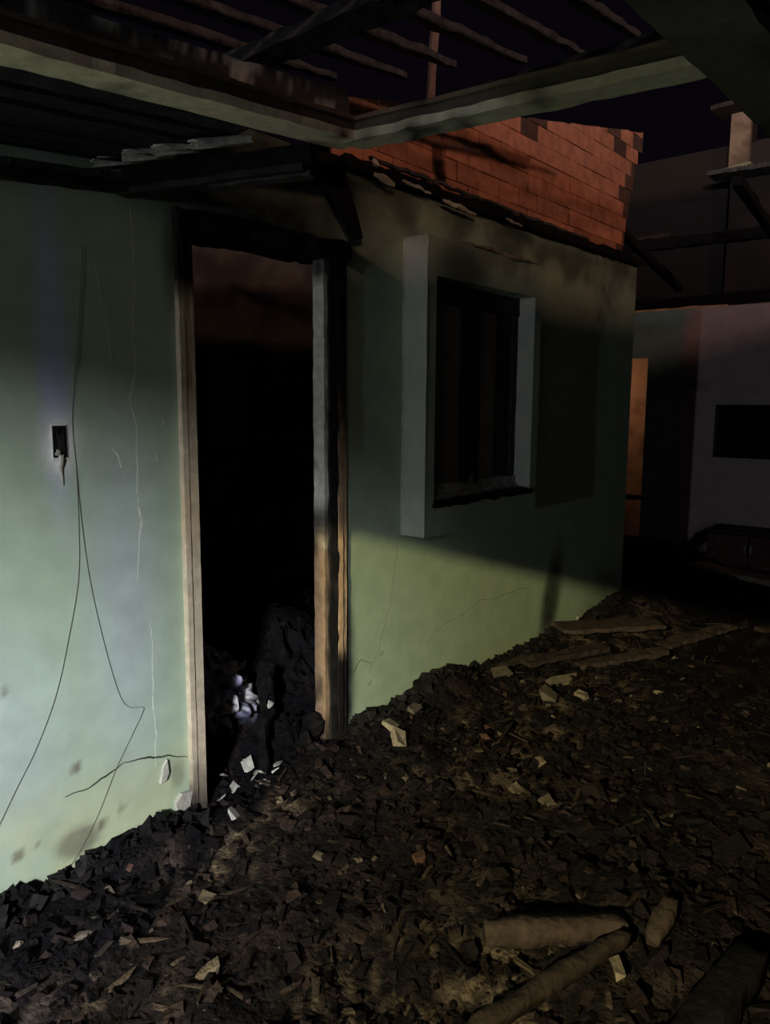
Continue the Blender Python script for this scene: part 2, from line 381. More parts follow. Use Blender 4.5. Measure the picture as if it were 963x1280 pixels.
# charred wall plate along the top of the green wall, with torn pale splinters
wp = empty('charred_wall_plate', (3.9, 0, 2.5)); tag(wp, 'long charred timber strip running along the top of the green wall', 'timber')
def part(name, me, mat, root, smooth=False):
    me.transform(Matrix.Translation(-Vector(root.location))); return obj(name, me, mat, root, smooth)
part('timber', beam_mesh('timber', (2.40, -0.022, 2.492), (5.47, -0.022, 2.512), 0.05, 0.05, 0.035, 0.014), M['char'], wp)
part('lath', beam_mesh('lath', (2.55, -0.045, 2.535), (4.6, -0.035, 2.535), 0.018, 0.014, 0.035, 0.010), M['batten'], wp)
for (a, b, zz, w_) in [(2.56, 2.69, 2.462, 0.032), (3.05, 3.33, 2.452, 0.022), (2.75, 2.95, 2.475, 0.018), (3.6, 3.75, 2.47, 0.016), (2.545, 2.585, 2.515, 0.03)]:
    part('torn_splinter', beam_mesh('torn_splinter', (a, -0.055, zz+0.010), (b, -0.058, zz-0.006), 0.010, w_, 0.02, 0.010, taper=lambda t: 1-0.5*abs(2*t-1)), M['pale'], wp)

# ------------------------------------------------------------------ door frame (door_1)
door = empty('door_1', (2.0, 0, 0)); tag(door, 'burnt doorway with a cream painted timber frame charred at the top', kind='structure')
CREAM = (0.62, 0.52, 0.40); CHAR = (0.012, 0.011, 0.013)
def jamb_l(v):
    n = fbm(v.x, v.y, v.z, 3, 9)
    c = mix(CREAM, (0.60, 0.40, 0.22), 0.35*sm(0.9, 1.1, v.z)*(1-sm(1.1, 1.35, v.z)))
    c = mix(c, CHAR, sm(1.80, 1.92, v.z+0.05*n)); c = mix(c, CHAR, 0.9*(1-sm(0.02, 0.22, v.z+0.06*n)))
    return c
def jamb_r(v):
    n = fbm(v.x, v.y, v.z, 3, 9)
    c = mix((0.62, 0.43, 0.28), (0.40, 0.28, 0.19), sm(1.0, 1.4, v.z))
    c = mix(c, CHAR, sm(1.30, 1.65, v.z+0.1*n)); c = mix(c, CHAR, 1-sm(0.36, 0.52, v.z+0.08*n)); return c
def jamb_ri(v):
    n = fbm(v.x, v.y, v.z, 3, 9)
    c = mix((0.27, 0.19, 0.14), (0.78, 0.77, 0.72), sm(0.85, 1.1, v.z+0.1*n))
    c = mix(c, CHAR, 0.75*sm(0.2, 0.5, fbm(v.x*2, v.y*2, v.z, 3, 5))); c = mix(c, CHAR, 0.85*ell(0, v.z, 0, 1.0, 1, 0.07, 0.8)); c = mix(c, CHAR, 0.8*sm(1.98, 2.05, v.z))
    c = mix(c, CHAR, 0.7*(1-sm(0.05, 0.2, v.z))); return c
def black(v): return mix(CHAR, (0.03, 0.027, 0.027), sm(0, .6, fbm(v.x, v.y, v.z, 3, 20)))
zb = -0.12
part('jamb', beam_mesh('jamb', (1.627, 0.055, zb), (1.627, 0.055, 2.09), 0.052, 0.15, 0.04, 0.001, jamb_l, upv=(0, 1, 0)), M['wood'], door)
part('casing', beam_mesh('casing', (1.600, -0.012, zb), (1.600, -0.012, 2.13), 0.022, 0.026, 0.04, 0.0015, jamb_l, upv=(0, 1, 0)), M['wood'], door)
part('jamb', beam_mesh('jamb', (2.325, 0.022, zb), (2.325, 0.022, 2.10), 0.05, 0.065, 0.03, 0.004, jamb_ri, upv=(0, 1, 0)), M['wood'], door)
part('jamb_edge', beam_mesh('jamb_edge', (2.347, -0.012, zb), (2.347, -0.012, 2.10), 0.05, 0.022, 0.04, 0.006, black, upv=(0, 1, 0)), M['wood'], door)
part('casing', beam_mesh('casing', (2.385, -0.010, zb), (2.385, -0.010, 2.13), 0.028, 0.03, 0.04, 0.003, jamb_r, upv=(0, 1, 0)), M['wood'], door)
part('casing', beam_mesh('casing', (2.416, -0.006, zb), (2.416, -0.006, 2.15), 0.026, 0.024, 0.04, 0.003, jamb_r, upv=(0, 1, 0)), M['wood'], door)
part('lintel', beam_mesh('lintel', (1.59, 0.05, 2.112), (2.44, 0.05, 2.128), 0.17, 0.065, 0.04, 0.010, black), M['wood'], door)
part('lintel_casing', beam_mesh('lintel_casing', (1.585, -0.014, 2.135), (2.45, -0.014, 2.15), 0.03, 0.05, 0.04, 0.008, black), M['wood'], door)

# ------------------------------------------------------------------ window_1: projecting plaster surround, sliding frame, panes
win = empty('window_1', (3.35, 0, 1.0)); tag(win, 'burnt sliding window set in a deep projecting plaster surround', kind='structure')
def sur_col(v): return GREEN
me = panel('surround', 'y', SY, 0.145, SX0, SX1, SZ0, SZ1, 0.03, [(OX0, OX1, OZ0, OZ1)], sur_col)
# side faces need their own verts for a crisp colour edge: split edges by angle
import bmesh
def split_paint(me, fn):
    bm = bmesh.new(); bm.from_mesh(me); bm.normal_update()
    bmesh.ops.split_edges(bm, edges=[e for e in bm.edges if len(e.link_faces) == 2 and e.calc_face_angle(0) > 0.6])
    lay = bm.verts.layers.float_color['col']
    bm.normal_update()
    for v in bm.verts:
        c = fn(v.co, v.link_faces[0].normal); v[lay] = (c[0], c[1], c[2], 1)
    bm.to_mesh(me); bm.free()
def sur2(co, nr):
    x, y, z = co; n = fbm(x, z, y, 3, 6)
    c = (0.44, 0.45, 0.42) if nr.x < -0.5 else GREEN                      # bare plaster on the cut sides, paint elsewhere
    q = 0.8*ell(x, z, 3.12, 2.16, 0.22, 0.13, 0.6) if nr.x > -0.5 else 0.0
    q = max(q, 0.6*sm(2.10, 2.30, z+0.12*n))
    if nr.z > 0.5 and z < 1.3: q = 0.9                                   # ash lying on the sill
    return mix(c, (0.02, 0.02, 0.022), q)
split_paint(me, sur2)
part('surround', me, M['wall'], win)
for yy, ww in ((-0.004, 0.007), (SY, 0.005)):
    part('edge_bead', beam_mesh('edge_bead', (SX0-0.001, yy, SZ0), (SX0-0.001, yy, SZ1-0.02), ww, ww, 0.05, 0.001, upv=(0, 1, 0)), M['rail'], win)
part('top_ledge', beam_mesh('top_ledge', (3.08, SY-0.004, SZ1+0.004), (3.80, SY-0.004, SZ1+0.002), 0.022, 0.014, 0.03, 0.012, taper=lambda t: min(1, 0.3+3*min(t, 1-t))), M['plaster'], win)
FY = -0.012
part('sill', beam_mesh('sill', (OX0-0.01, -0.085, OZ0+0.004), (OX1+0.005, -0.085, OZ0+0.004), 0.14, 0.022, 0.04, 0.010), M['char'], win)
part('bottom_rail', beam_mesh('bottom_rail', (OX0, FY-0.012, OZ0+0.052), (OX1, FY-0.012, OZ0+0.052), 0.05, 0.07, 0.05, 0.004), M['rail'], win)
part('bottom_rail', beam_mesh('bottom_rail', (OX0, FY-0.040, OZ0+0.026), (OX1, FY-0.040, OZ0+0.026), 0.02, 0.03, 0.05, 0.004), M['rail'], win)
part('head_rail', beam_mesh('head_rail', (OX0, FY, OZ1-0.045), (OX1, FY, OZ1-0.045), 0.06, 0.10, 0.05, 0.006), M['dframe'], win)
part('stile', beam_mesh('stile', (OX0+0.012, FY, OZ0+0.05), (OX0+0.012, FY, OZ1), 0.028, 0.05, 0.05, 0.003, upv=(0, 1, 0)), M['dframe'], win)
part('stile', beam_mesh('stile', (OX1-0.02, FY, OZ0+0.05), (OX1-0.02, FY, OZ1), 0.045, 0.05, 0.05, 0.003, upv=(0, 1, 0)), M['dframe'], win)
part('meeting_stile', beam_mesh('meeting_stile', (3.34, FY-0.02, OZ0+0.07), (3.34, FY-0.02, OZ1-0.08), 0.14, 0.035, 0.05, 0.004, upv=(0, 1, 0)), M['dframe'], win)
part('stile', beam_mesh('stile', (3.70, FY+0.01, OZ0+0.07), (3.70, FY+0.01, OZ1-0.08), 0.13, 0.03, 0.05, 0.004, upv=(0, 1, 0)), M['dframe'], win)
part('window_pane', box_mesh('window_pane', OX0+0.02, 3.30, FY-0.004, FY+0.002, OZ0+0.08, OZ1-0.09), M['glass'], win)
part('window_pane', box_mesh('window_pane', 3.38, 3.66, FY+0.010, FY+0.016, OZ0+0.08, OZ1-0.09), M['glass'], win)
part('catch', beam_mesh('catch', (3.325, FY-0.045, OZ0+0.085), (3.345, FY-0.045, OZ0+0.125), 0.010, 0.012, 0.02, 0.002, upv=(0, 1, 0)), M['pale'], win)

# ------------------------------------------------------------------ burnt socket box with melted wires
so = empty('socket_box', (1.155, 0, 1.384)); tag(so, 'burnt out wall socket box with melted wires and an ash pale rim', 'socket')
def sp(name, me, mat): return obj(name, me, mat, so)
sp('box_back', box_mesh('box_back', -0.022, 0.022, -0.0055, -0.001, -0.049, 0.049), M['soot'])
for a in [(-0.026, -0.019, -0.05, 0.05), (0.019, 0.026, -0.05, 0.05)]:
    sp('rim', box_mesh('rim', a[0], a[1], -0.004, 0, a[2], a[3], 0.001), M['rim'])
for a in [(0.046, 0.056), (-0.056, -0.046)]:
    sp('rim', box_mesh('rim', -0.026, 0.026, -0.004, 0, a[0], a[1], 0.001), M['rim'])
sp('terminal_block', beam_mesh('terminal_block', (0.002, -0.008, -0.03), (0.004, -0.008, 0.022), 0.016, 0.008, 0.008, 0.006, upv=(0, 1, 0)), M['dframe'])
sp('melted_plug', beam_mesh('melted_plug', (-0.010, -0.010, -0.040), (-0.004, -0.010, -0.026), 0.011, 0.008, 0.006, 0.006, upv=(0, 1, 0)), M['pale'])
sp('melted_drip', tube_mesh('melted_drip', [(0, -0.009, -0.04), (0.001, -0.007, -0.06), (-0.001, -0.004, -0.085), (0.002, -0.003, -0.105), (0.004, -0.003, -0.12), (0.005, -0.002, -0.135)], lambda t: 0.007*(1-t)**2+0.002), M['pale'])
for dx in (-0.010, 0.010):
    sp('wire_stub', tube_mesh('wire_stub', smooth_path([(dx, -0.006, 0.036), (dx*0.9, -0.009, 0.014), (dx*0.4, -0.008, -0.008)], 5), 0.0016), M['dframe'])
def wire(pts, label, r=0.0009):
    o = obj('electrical_wire', tube_mesh('electrical_wire', smooth_path([(x, -0.0022, z) for x, z in pts], 8), r, 5), M['wire'])
    return tag(o, label, 'wire')
wire([(1.205, 1.32), (1.205, 1.15), (1.195, 0.95), (1.15, 0.75), (1.10, 0.58), (1.03, 0.43), (0.955, 0.31), (0.84, 0.12)], 'thin dark wire hanging from the socket and drifting off along the bright wall')
wire([(1.205, 1.32), (1.215, 1.12), (1.235, 0.92), (1.275, 0.70), (1.32, 0.52), (1.355, 0.465), (1.405, 0.45), (1.405, 0.43), (1.36, 0.36), (1.295, 0.26), (1.22, 0.12), (1.14, 0.01), (1.06, -0.06)], 'thin dark wire bending in a sharp elbow beside the door jamb')
wire([(1.26, 1.98), (1.24, 1.78), (1.215, 1.58), (1.20, 1.44), (1.205, 1.32)], 'thin dark wire hanging down the wall past the socket from above')

# ------------------------------------------------------------------ suspended ceiling frame
def beamc(base, zc):
    def f(v):
        n = fbm(v.x, v.y, v.z, 4, 7)
        return mix(base, (0.03, 0.027, 0.026), sm(0.05, 0.6, n+zc(v)))
    return f
def profile_beam(name, p, q, wb, hb, base, label, side, darkfn):
    """ceiling beam: wide soffit board, plus a set-back fascia lip on its room side"""
    p, q = Vector(p), Vector(q); root = empty(name, (p+q)/2); tag(root, label, 'beam', 'suspended ceiling beams')
    d = (q-p).normalized(); s = d.cross(Vector((0, 0, 1))).normalized()*side
    part('soffit_board', beam_mesh('soffit_board', p+s*wb/2+Vector((0, 0, .012)), q+s*wb/2+Vector((0, 0, .012)), wb, 0.024, 0.05, 0.004, beamc(base, darkfn)), M['wood'], root)  # soffit tone much paler than the fascia's
    part('fascia', beam_mesh('fascia', p+s*0.022+Vector((0, 0, .036)), q+s*0.022+Vector((0, 0, .036)), 0.018, 0.034, 0.05, 0.004, beamc((0.075, 0.062, 0.054), darkfn)), M['wood'], root)
    part('top_lip', beam_mesh('top_lip', p+s*0.012+Vector((0, 0, .058)), q+s*0.012+Vector((0, 0, .058)), 0.030, 0.012, 0.05, 0.003, beamc((0.13, 0.095, 0.075), darkfn)), M['wood'], root)
    return root
J = Vector((1.72, -0.72, 2.262))
dirL = Vector((0.74, -0.705, 2.192))-J
profile_beam('wooden_joist', J+dirL*2.2, J+Vector((0.05, 0.0, 0.003)), 0.105, 0.04, (0.76, 0.66, 0.54), 'pale ceiling beam running parallel to the green wall', -1, lambda v: -0.25)
profile_beam('wooden_joist', J+Vector((-0.0, 0.05, 0)), (1.745, -1.80, 2.212), 0.085, 0.04, (0.50, 0.45, 0.39), 'grey ceiling beam crossing in front of the orange brick gable', -1, lambda v: -0.05)
profile_beam('wooden_joist', (-0.6, -1.83, 2.20), (4.4, -1.86, 2.22), 0.16, 0.05, (0.10, 0.095, 0.09), 'dark wide ceiling beam at which the grey cross beam ends', -1, lambda v: 0.1)
b3 = empty('wooden_joist', (1.54, -0.39, 2.18)); tag(b3, 'charred ceiling beam end with pale tiles resting on it above the door', 'beam', 'suspended ceiling beams')
part('soffit_board', beam_mesh('soffit_board', (1.42, -0.002, 2.206), (1.655, -0.62, 2.215), 0.045, 0.070, 0.04, 0.004), M['char'], b3)
part('moulding', beam_mesh('moulding', (1.40, -0.002, 2.166), (1.62, -0.62, 2.180), 0.04, 0.020, 0.04, 0.004, black), M['wood'], b3)
part('moulding', beam_mesh('moulding', (1.53, -0.30, 2.160), (1.65, -0.62, 2.168), 0.045, 0.014, 0.04, 0.004), M['batten'], b3)
cor = empty('cornice', (0.2, 0, 2.2)); tag(cor, 'dark charred cornice strip where the left ceiling meets the wall', 'cornice')
part('moulding', beam_mesh('moulding', (-1.2, -0.027, 1.93), (1.43, -0.027, 2.192), 0.05, 0.05, 0.05, 0.004, black), M['wood'], cor)
part('lip', beam_mesh('lip', (-1.2, -0.055, 1.945), (1.43, -0.055, 2.207), 0.02, 0.02, 0.05, 0.004), M['batten'], cor)

ceil = empty('ceiling', (0, 0, 0)); tag(ceil, 'remaining charred ceiling boards beside the green wall', kind='structure')
for i in range(7):
    y = -0.058-i*0.079
    obj('ceiling_board', beam_mesh('ceiling_board', (-1.3, y, 2.005+0.004*(i % 2)+0.012*i), (1.40-0.03*i+random.uniform(-.04, .06)+0.06*i, y-0.01, 2.258+0.004*(i % 3)+0.006*i), 0.072, 0.016, 0.06, 0.004), M['board'], ceil)
for i, (y, x) in enumerate([(-0.065, 1.39), (-0.175, 1.425), (-0.29, 1.46), (-0.41, 1.50)]):
    # pale half-round tile remnant resting on the charred beam
    V = []; Fc = []; n = 8
    for j in range(n+1):
        a = math.pi*j/n
        for rr in (0.040, 0.031):
            for xx in (-0.10, 0.07): V.append((xx+0.012*math.sin(3*j+i), -rr*math.cos(a), rr*0.65*math.sin(a)))
    for j in range(n):
        a = j*4; b = a+4
        Fc += [(a, a+1, b+1, b), (a+2, b+2, b+3, a+3), (a, b, b+2, a+2), (a+1, a+3, b+3, b+1)]
    Fc += [(0, 2, 3, 1), (n*4, n*4+1, n*4+3, n*4+2)]
    t = obj('roof_tile', mesh('roof_tile', V, Fc), M['tile']); t.location = (x, y, 2.252); t.rotation_euler = (0.15*(i-1.5)/1.5, math.radians(-14), math.radians(-18))
    tag(t, 'pale roof tile remnant resting on the charred beam above the door', 'tile', 'tile remnants on the charred beam')

# ------------------------------------------------------------------ burnt roof: battens and rafters against the night sky
def bz(x): return 2.80+0.10*(x-1.7)
for i, y in enumerate([0.34, 0.12, -0.08, -0.295, -0.51, -0.72, -0.955, -1.18, -1.42]):
    x0, x1 = -0.6, [2.45, 2.50, 2.72, 2.78, 2.98, 3.12, 3.10, 3.9, 4.2][i]
    o = obj('roof_batten', beam_mesh('roof_batten', (x0, y, bz(x0)), (x1, y, bz(x1)), 0.045, 0.032, 0.06, 0.007, taper=lambda t: 1.0 if t < .93 else 0.75), M['batten'])
    tag(o, ('sooty bare roof batten lying behind the brick gable line' if i == 0 else '%s sooty roof batten counted outward from the green wall' % ['', 'innermost', 'second', 'third', 'fourth', 'fifth', 'sixth', 'seventh', 'outermost'][i]), 'batten', 'roof battens over the burnt roof')
def ashy(v):
    n = fbm(v.x, v.y, v.z, 4, 9)+0.5*fbm(v.x, v.y, v.z, 3, 26)
    return mix((0.045, 0.045, 0.052), (0.42, 0.42, 0.44), sm(0.12, 0.45, n))
fr = obj('rafter', beam_mesh('rafter', (-0.5, -0.45, 2.24), (1.96, -0.45, 2.486), 0.045, 0.07, 0.02, 0.005, ashy), M['wood'])
tag(fr, 'charred rafter crusted with flaky white ash above the pale beam', 'rafter')
for a, b, w_, h_, lab in [((2.00, 0.6, 2.775), (2.06, -1.75, 2.80), 0.13, 0.045, 'wide grey rafter crossing beneath the battens near the ash crusted rafter'),
                          ((3.03, -0.03, 2.865), (3.10, -1.9, 2.87), 0.07, 0.08, 'charred rafter at the broken ends of the battens')]:
    tag(obj('rafter', beam_mesh('rafter', a, b, w_, h_, 0.05, 0.012), M['batten' if 'wide' in lab else 'char']), lab, 'rafter')
# hanging charred flap in front of the wall
V = []; Fc = []
cols = [(2.26, 2.56, 0.0), (2.34, 2.53, 0.0), (2.43, 2.49, 0.0)]
rows = 7
for i in range(rows):
    t = i/(rows-1)
    for k in range(3):
        xa, za = [(2.10, 2.48), (2.22, 2.49), (2.34, 2.50)][k]; xb, zb_ = [(2.44, 2.18), (2.465, 2.185), (2.49, 2.20)][k]
        x = xa+(xb-xa)*t+0.012*math.sin(5*t+k); z = za+(zb_-za)*t
        V.append((x, -0.045-0.03*math.sin(3*t)+0.01*noise.noise(Vector((x*20, z*20, k))), z))
nv = len(V); V += [(x, y+0.012, z) for x, y, z in V]
for i in range(rows-1):
    for k in range(2):
        a = i*3+k; Fc += [(a, a+1, a+4, a+3), (a+nv, a+3+nv, a+4+nv, a+1+nv)]
for i in range(rows-1):
    for k, fl_ in ((0, 1), (2, 0)):
        a = i*3+k; b = a+3; Fc.append((a, b, b+nv, a+nv) if fl_ else (a, a+nv, b+nv, b))
Fc += [(0, nv, nv+1, 1), (1, nv+1, nv+2, 2)]+[((rows-1)*3+k, (rows-1)*3+k+1, (rows-1)*3+k+1+nv, (rows-1)*3+k+nv) for k in (0, 1)]
tag(obj('hanging_board', mesh('hanging_board', V, Fc), M['soot']), 'black burnt board hanging slanted from the wall top beside the door', 'board')

# ------------------------------------------------------------------ room behind the door
def inner_col(v):
    n = fbm(v.x, v.y, v.z, 4, 3)
    return mix((0.20, 0.165, 0.15), (0.10, 0.09, 0.09), sm(-0.3, 0.4, n))
WX0, WX1, WZ0, WZ1 = 3.60, 4.11, 1.13, 1.93
wb_ = obj('wall_back', panel('wall_back', 'y', 2.6, 0.15, 0.4, 5.45, -0.1, 2.9, 0.1, [(WX0, WX1, WZ0, WZ1)], inner_col), M['wall'])
tag(wb_, 'soot darkened back wall of the room behind the doorway', kind='structure')
tag(obj('wall_inner_right', panel('wall_inner_right', 'x', 5.30, 0.15, 0.15, 2.6, -0.1, 2.9, 0.15, [], inner_col), M['wall']), 'soot darkened side wall of the inner room', kind='structure')
tag(obj('wall_inner_left', panel('wall_inner_left', 'x', 0.4, 0.15, 0.15, 2.6, -0.1, 2.5, 0.15, [], inner_col), M['wall']), 'soot darkened side wall left of the doorway', kind='structure')
w2 = empty('window_2', (3.85, 2.6, 1.5)); tag(w2, 'small pale window with a scorched frame in the inner room', kind='structure')
part('frame', beam_mesh('frame', (WX0, 2.61, WZ1-0.03), (WX1, 2.61, WZ1-0.03), 0.06, 0.06, 0.06, 0.006), M['plank'], w2)
part('frame', beam_mesh('frame', (WX0, 2.61, WZ0+0.02), (WX1, 2.61, WZ0+0.02), 0.06, 0.04, 0.06, 0.006), M['char'], w2)
part('frame', beam_mesh('frame', (WX0+0.03, 2.61, WZ0), (WX0+0.03, 2.61, WZ1), 0.06, 0.06, 0.06, 0.006, upv=(0, 1, 0)), M['char'], w2)
part('frame', beam_mesh('frame', (WX1-0.04, 2.61, WZ0), (WX1-0.04, 2.61, WZ1), 0.07, 0.06, 0.06, 0.006, upv=(0, 1, 0)), M['char'], w2)
FG = bpy.data.materials.new('frosted_pane'); FG.use_nodes = True
_n = FG.node_tree.nodes; _t = _n.new('ShaderNodeBsdfTranslucent'); _m = _n.new('ShaderNodeMixShader'); _m.inputs[0].default_value = 0.7
_t.inputs[0].default_value = (0.75, 0.73, 0.70, 1); _n['Principled BSDF'].inputs['Base Color'].default_value = (0.4, 0.39, 0.37, 1); _n['Principled BSDF'].inputs['Roughness'].default_value = 0.5
_nz = _n.new('ShaderNodeTexNoise'); _nz.inputs['Scale'].default_value = 9; _mr = _n.new('ShaderNodeMapRange'); _mr.inputs['To Min'].default_value = 0.4; _mr.inputs['To Max'].default_value = 0.95
FG.node_tree.links.new(_nz.outputs['Fac'], _mr.inputs['Value']); FG.node_tree.links.new(_mr.outputs[0], _m.inputs[0])
FG.node_tree.links.new(_n['Principled BSDF'].outputs[0], _m.inputs[1]); FG.node_tree.links.new(_t.outputs[0], _m.inputs[2]); FG.node_tree.links.new(_m.outputs[0], _n['Material Output'].inputs[0])
part('window_pane', box_mesh('window_pane', WX0+0.05, WX1-0.07, 2.612, 2.620, WZ0+0.03, WZ1-0.05), FG, w2)
for (a, b, c) in [((3.72, 2.565, 1.905), (3.95, 2.565, 1.908), 0.018), ((4.05, 2.57, 1.78), (4.075, 2.57, 1.92), 0.05)]:
    part('peeling_paint', beam_mesh('peeling_paint', a, b, c, 0.012, 0.03, 0.012, upv=(0, 1, 0)), M['plaster'], w2)

# scorched cloth heap and black bundle just inside the door
def blob(name, c, r, sd, colfn, mat, seg=40, amp=0.35, fs=7.0, sharp=True):
    V = []; Fc = []; nr = seg//2
    for i in range(nr+1):
        th = math.pi*i/nr
        for j in range(seg):
            ph = 2*math.pi*j/seg
            d = Vector((math.sin(th)*math.cos(ph), math.sin(th)*math.sin(ph), math.cos(th)))
            nn = fbm(d.x+sd, d.y, d.z, 4, fs*0.3); rd = 1-abs(noise.noise(Vector((d.x*(3 if seg < 60 else 5)+sd, d.y*3, d.z*(3 if seg < 60 else 4)))))*1.6
            k = 1+amp*nn+(0.22*rd-0.15 if sharp else 0)
            V.append(Vector((c[0]+d.x*r[0]*k, c[1]+d.y*r[1]*k, c[2]+d.z*r[2]*k)))
    for i in range(nr):
        for j in range(seg):
            a, b = i*seg+j, i*seg+(j+1) % seg; Fc.append((a, b, b+seg, a+seg))
    me = mesh(name, V, Fc)
    if colfn: paint(me, colfn)
    return obj(name, me, mat, smooth=False)
def lav(v):
    n = fbm(v.x, v.y, v.z, 4, 9); n2 = fbm(v.x, v.y, v.z, 3, 22)
    c = mix((0.42, 0.40, 0.66), (0.85, 0.85, 0.90), sm(-0.1, 0.35, n)); return mix(c, (0.015, 0.015, 0.025), max(sm(0.02, 0.2, n2+0.25*n), 1-sm(0.10, 0.2, v.z+0.05*n)))
o = blob('cloth_heap', (1.98, 0.40, 0.20), (0.17, 0.18, 0.20), 2.0, lav, M['cloth'], 84, 0.42)
for p in o.data.polygons: p.use_smooth = True
tag(o, 'crumpled lavender and white cloth half burnt on the heap inside the doorway', 'cloth')
o = blob('burnt_bundle', (2.45, 0.46, 0.14), (0.20, 0.22, 0.27), 5.0, None, M['soot'], 40, 0.6)
tag(o, 'black burnt bundle slumped behind the right door jamb', 'bundle')
o = blob('burnt_bundle', (2.17, 0.07, 0.02), (0.11, 0.11, 0.14), 9.0, None, M['char'], 36, 0.6)
tag(o, 'low black burnt lump lying on the door threshold', 'bundle')
tag(obj('burnt_post', beam_mesh('burnt_post', (1.91, -0.04, -0.04), (2.10, 0.17, 0.36), 0.035, 0.035, 0.03, 0.02), M['char']), 'thin charred stick leaning against the lump in the doorway', 'stick')

# ------------------------------------------------------------------ far side: wall with window, neighbouring house, alley
def far_col(v):
    y, z = v.y, v.z; n = fbm(y, z, 3.3, 4, 3)
    c = mix((0.34, 0.26, 0.28), (0.17, 0.26, 0.28), sm(0.34, 0.50, y+0.05*n))  # tone turns from pinkish to teal along the wall
    s = 0.0
    s = max(s, 0.85*ell(y, z, 0.22, 0.12, 0.10, 0.25, 0.7, 0.5)); s = max(s, 0.6*ell(y, z, 0.45, 1.72, 0.22, 0.07, 0.4))
    return mix(c, (0.02, 0.02, 0.022), s)
FX = 7.7
wf = obj('wall_far', panel('wall_far', 'x', FX, 0.15, -3.8, 1.6, -0.1, 2.45, 0.06, [(0.79, 1.25, -0.1, 2.0), (-0.62, 0.105, 1.03, 1.53)], far_col), M['wall'])
tag(wf, 'far cross wall, teal and pinkish with dark stains', kind='structure')
w3 = empty('window_3', (FX, -0.25, 1.03)); tag(w3, 'black burnt out window opening in the far wall', kind='structure')
part('frame', beam_mesh('frame', (FX+.07, -0.62, 1.05), (FX+.07, 0.105, 1.05), 0.06, 0.04, 0.08, 0.006), M['char'], w3)
part('frame', beam_mesh('frame', (FX+.07, -0.62, 1.51), (FX+.07, 0.105, 1.51), 0.06, 0.04, 0.08, 0.006), M['char'], w3)
part('shutter', box_mesh('shutter', FX+.09, FX+.11, -0.62, 0.105, 1.03, 1.53), M['soot'], w3)
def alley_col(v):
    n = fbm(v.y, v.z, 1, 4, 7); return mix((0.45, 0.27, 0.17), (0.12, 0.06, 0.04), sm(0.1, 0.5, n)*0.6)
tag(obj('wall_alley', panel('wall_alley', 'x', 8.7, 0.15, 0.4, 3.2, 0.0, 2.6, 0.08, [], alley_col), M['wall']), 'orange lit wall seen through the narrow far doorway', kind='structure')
# burnt cabinet and boards at the far wall
cb = empty('burnt_cabinet', (7.45, -0.35, 0.04)); tag(cb, 'low dark burnt cabinet standing at the foot of the far wall', 'cabinet')
RD = material('scorched_red_board', (0.075, 0.028, 0.03), nscale=20, namt=0.4, bump=0.2)
part('body', box_mesh('body', 7.30, 7.68, -0.75, -0.02, -0.02, 0.37, 0.006), M['char'], cb)
part('top', box_mesh('top', 7.28, 7.69, -0.77, -0.005, 0.37, 0.395, 0.004), M['plank'], cb)
for k in range(2):
    dr = part('door', box_mesh('door', 7.286, 7.30, -0.74+0.36*k, -0.395+0.36*k, 0.03, 0.355, 0.003), RD, cb)
    h = obj('handle', box_mesh('handle', 7.272-7.45, 7.287-7.45, -0.42+0.05*k+0.35, -0.40+0.05*k+0.35, 0.16, 0.24, 0.003), M['metal'], dr)
tag(obj('broken_board', beam_mesh('broken_board', (7.55, 1.12, 0.58), (7.55, 0.68, 0.60), 0.14, 0.04, 0.05, 0.012), M['batten']), 'grey board jutting out sideways across the narrow far doorway', 'board')
tag(obj('fallen_post', beam_mesh('fallen_post', (7.55, 1.02, -0.02), (7.58, 0.98, 0.60), 0.09, 0.07, 0.05, 0.012, upv=(0, 1, 0)), M['char']), 'charred post propping up the jutting board in the far doorway', 'post')
tag(obj('concrete_slab', beam_mesh('concrete_slab', (6.9, -1.4, 0.03), (7.15, 0.05, 0.06), 0.32, 0.05, 0.06, 0.012), M['plaster']), 'flat pale slab lying on the rubble before the far wall', 'slab')
tag(obj('fallen_beam', beam_mesh('fallen_beam', (7.35, 0.32, 0.06), (7.62, 0.06, 0.30), 0.10, 0.08, 0.05, 0.02), M['char']), 'short charred beam leaning against the far wall beside the cabinet', 'beam')
# charred roof remains above the far wall
for i, (a, b, s_) in enumerate([((7.78, -3.6, 2.525), (7.78, 1.5, 2.525), 0.14), ((7.0, 1.2, 2.95), (7.3, -3.4, 2.95), 0.14), ((7.8, 0.55, 2.66), (5.6, 0.42, 3.0), 0.10),
                                ((7.8, -0.55, 2.66), (5.6, -0.6, 3.0), 0.10), ((7.8, -1.6, 2.66), (5.6, -1.7, 3.0), 0.10)]):
    lab = ['thick charred plate beam along the top of the far wall', 'long charred purlin stretched above the far wall', 'charred rafter end nearest the brick gable corner', 'charred middle rafter above the black window of the far wall', 'charred outer rafter over the far wall'][i]
    tag(obj('charred_rafter', beam_mesh('charred_rafter', a, b, s_*0.62, s_*0.62, 0.08, 0.010), M['char']), lab, 'rafter')
tag(obj('fallen_lath', beam_mesh('fallen_lath', (7.1, 0.75, 3.03), (7.2, 0.45, 3.06), 0.05, 0.03, 0.05, 0.01), M['plank']), 'short brown lath caught on the charred purlin', 'lath')
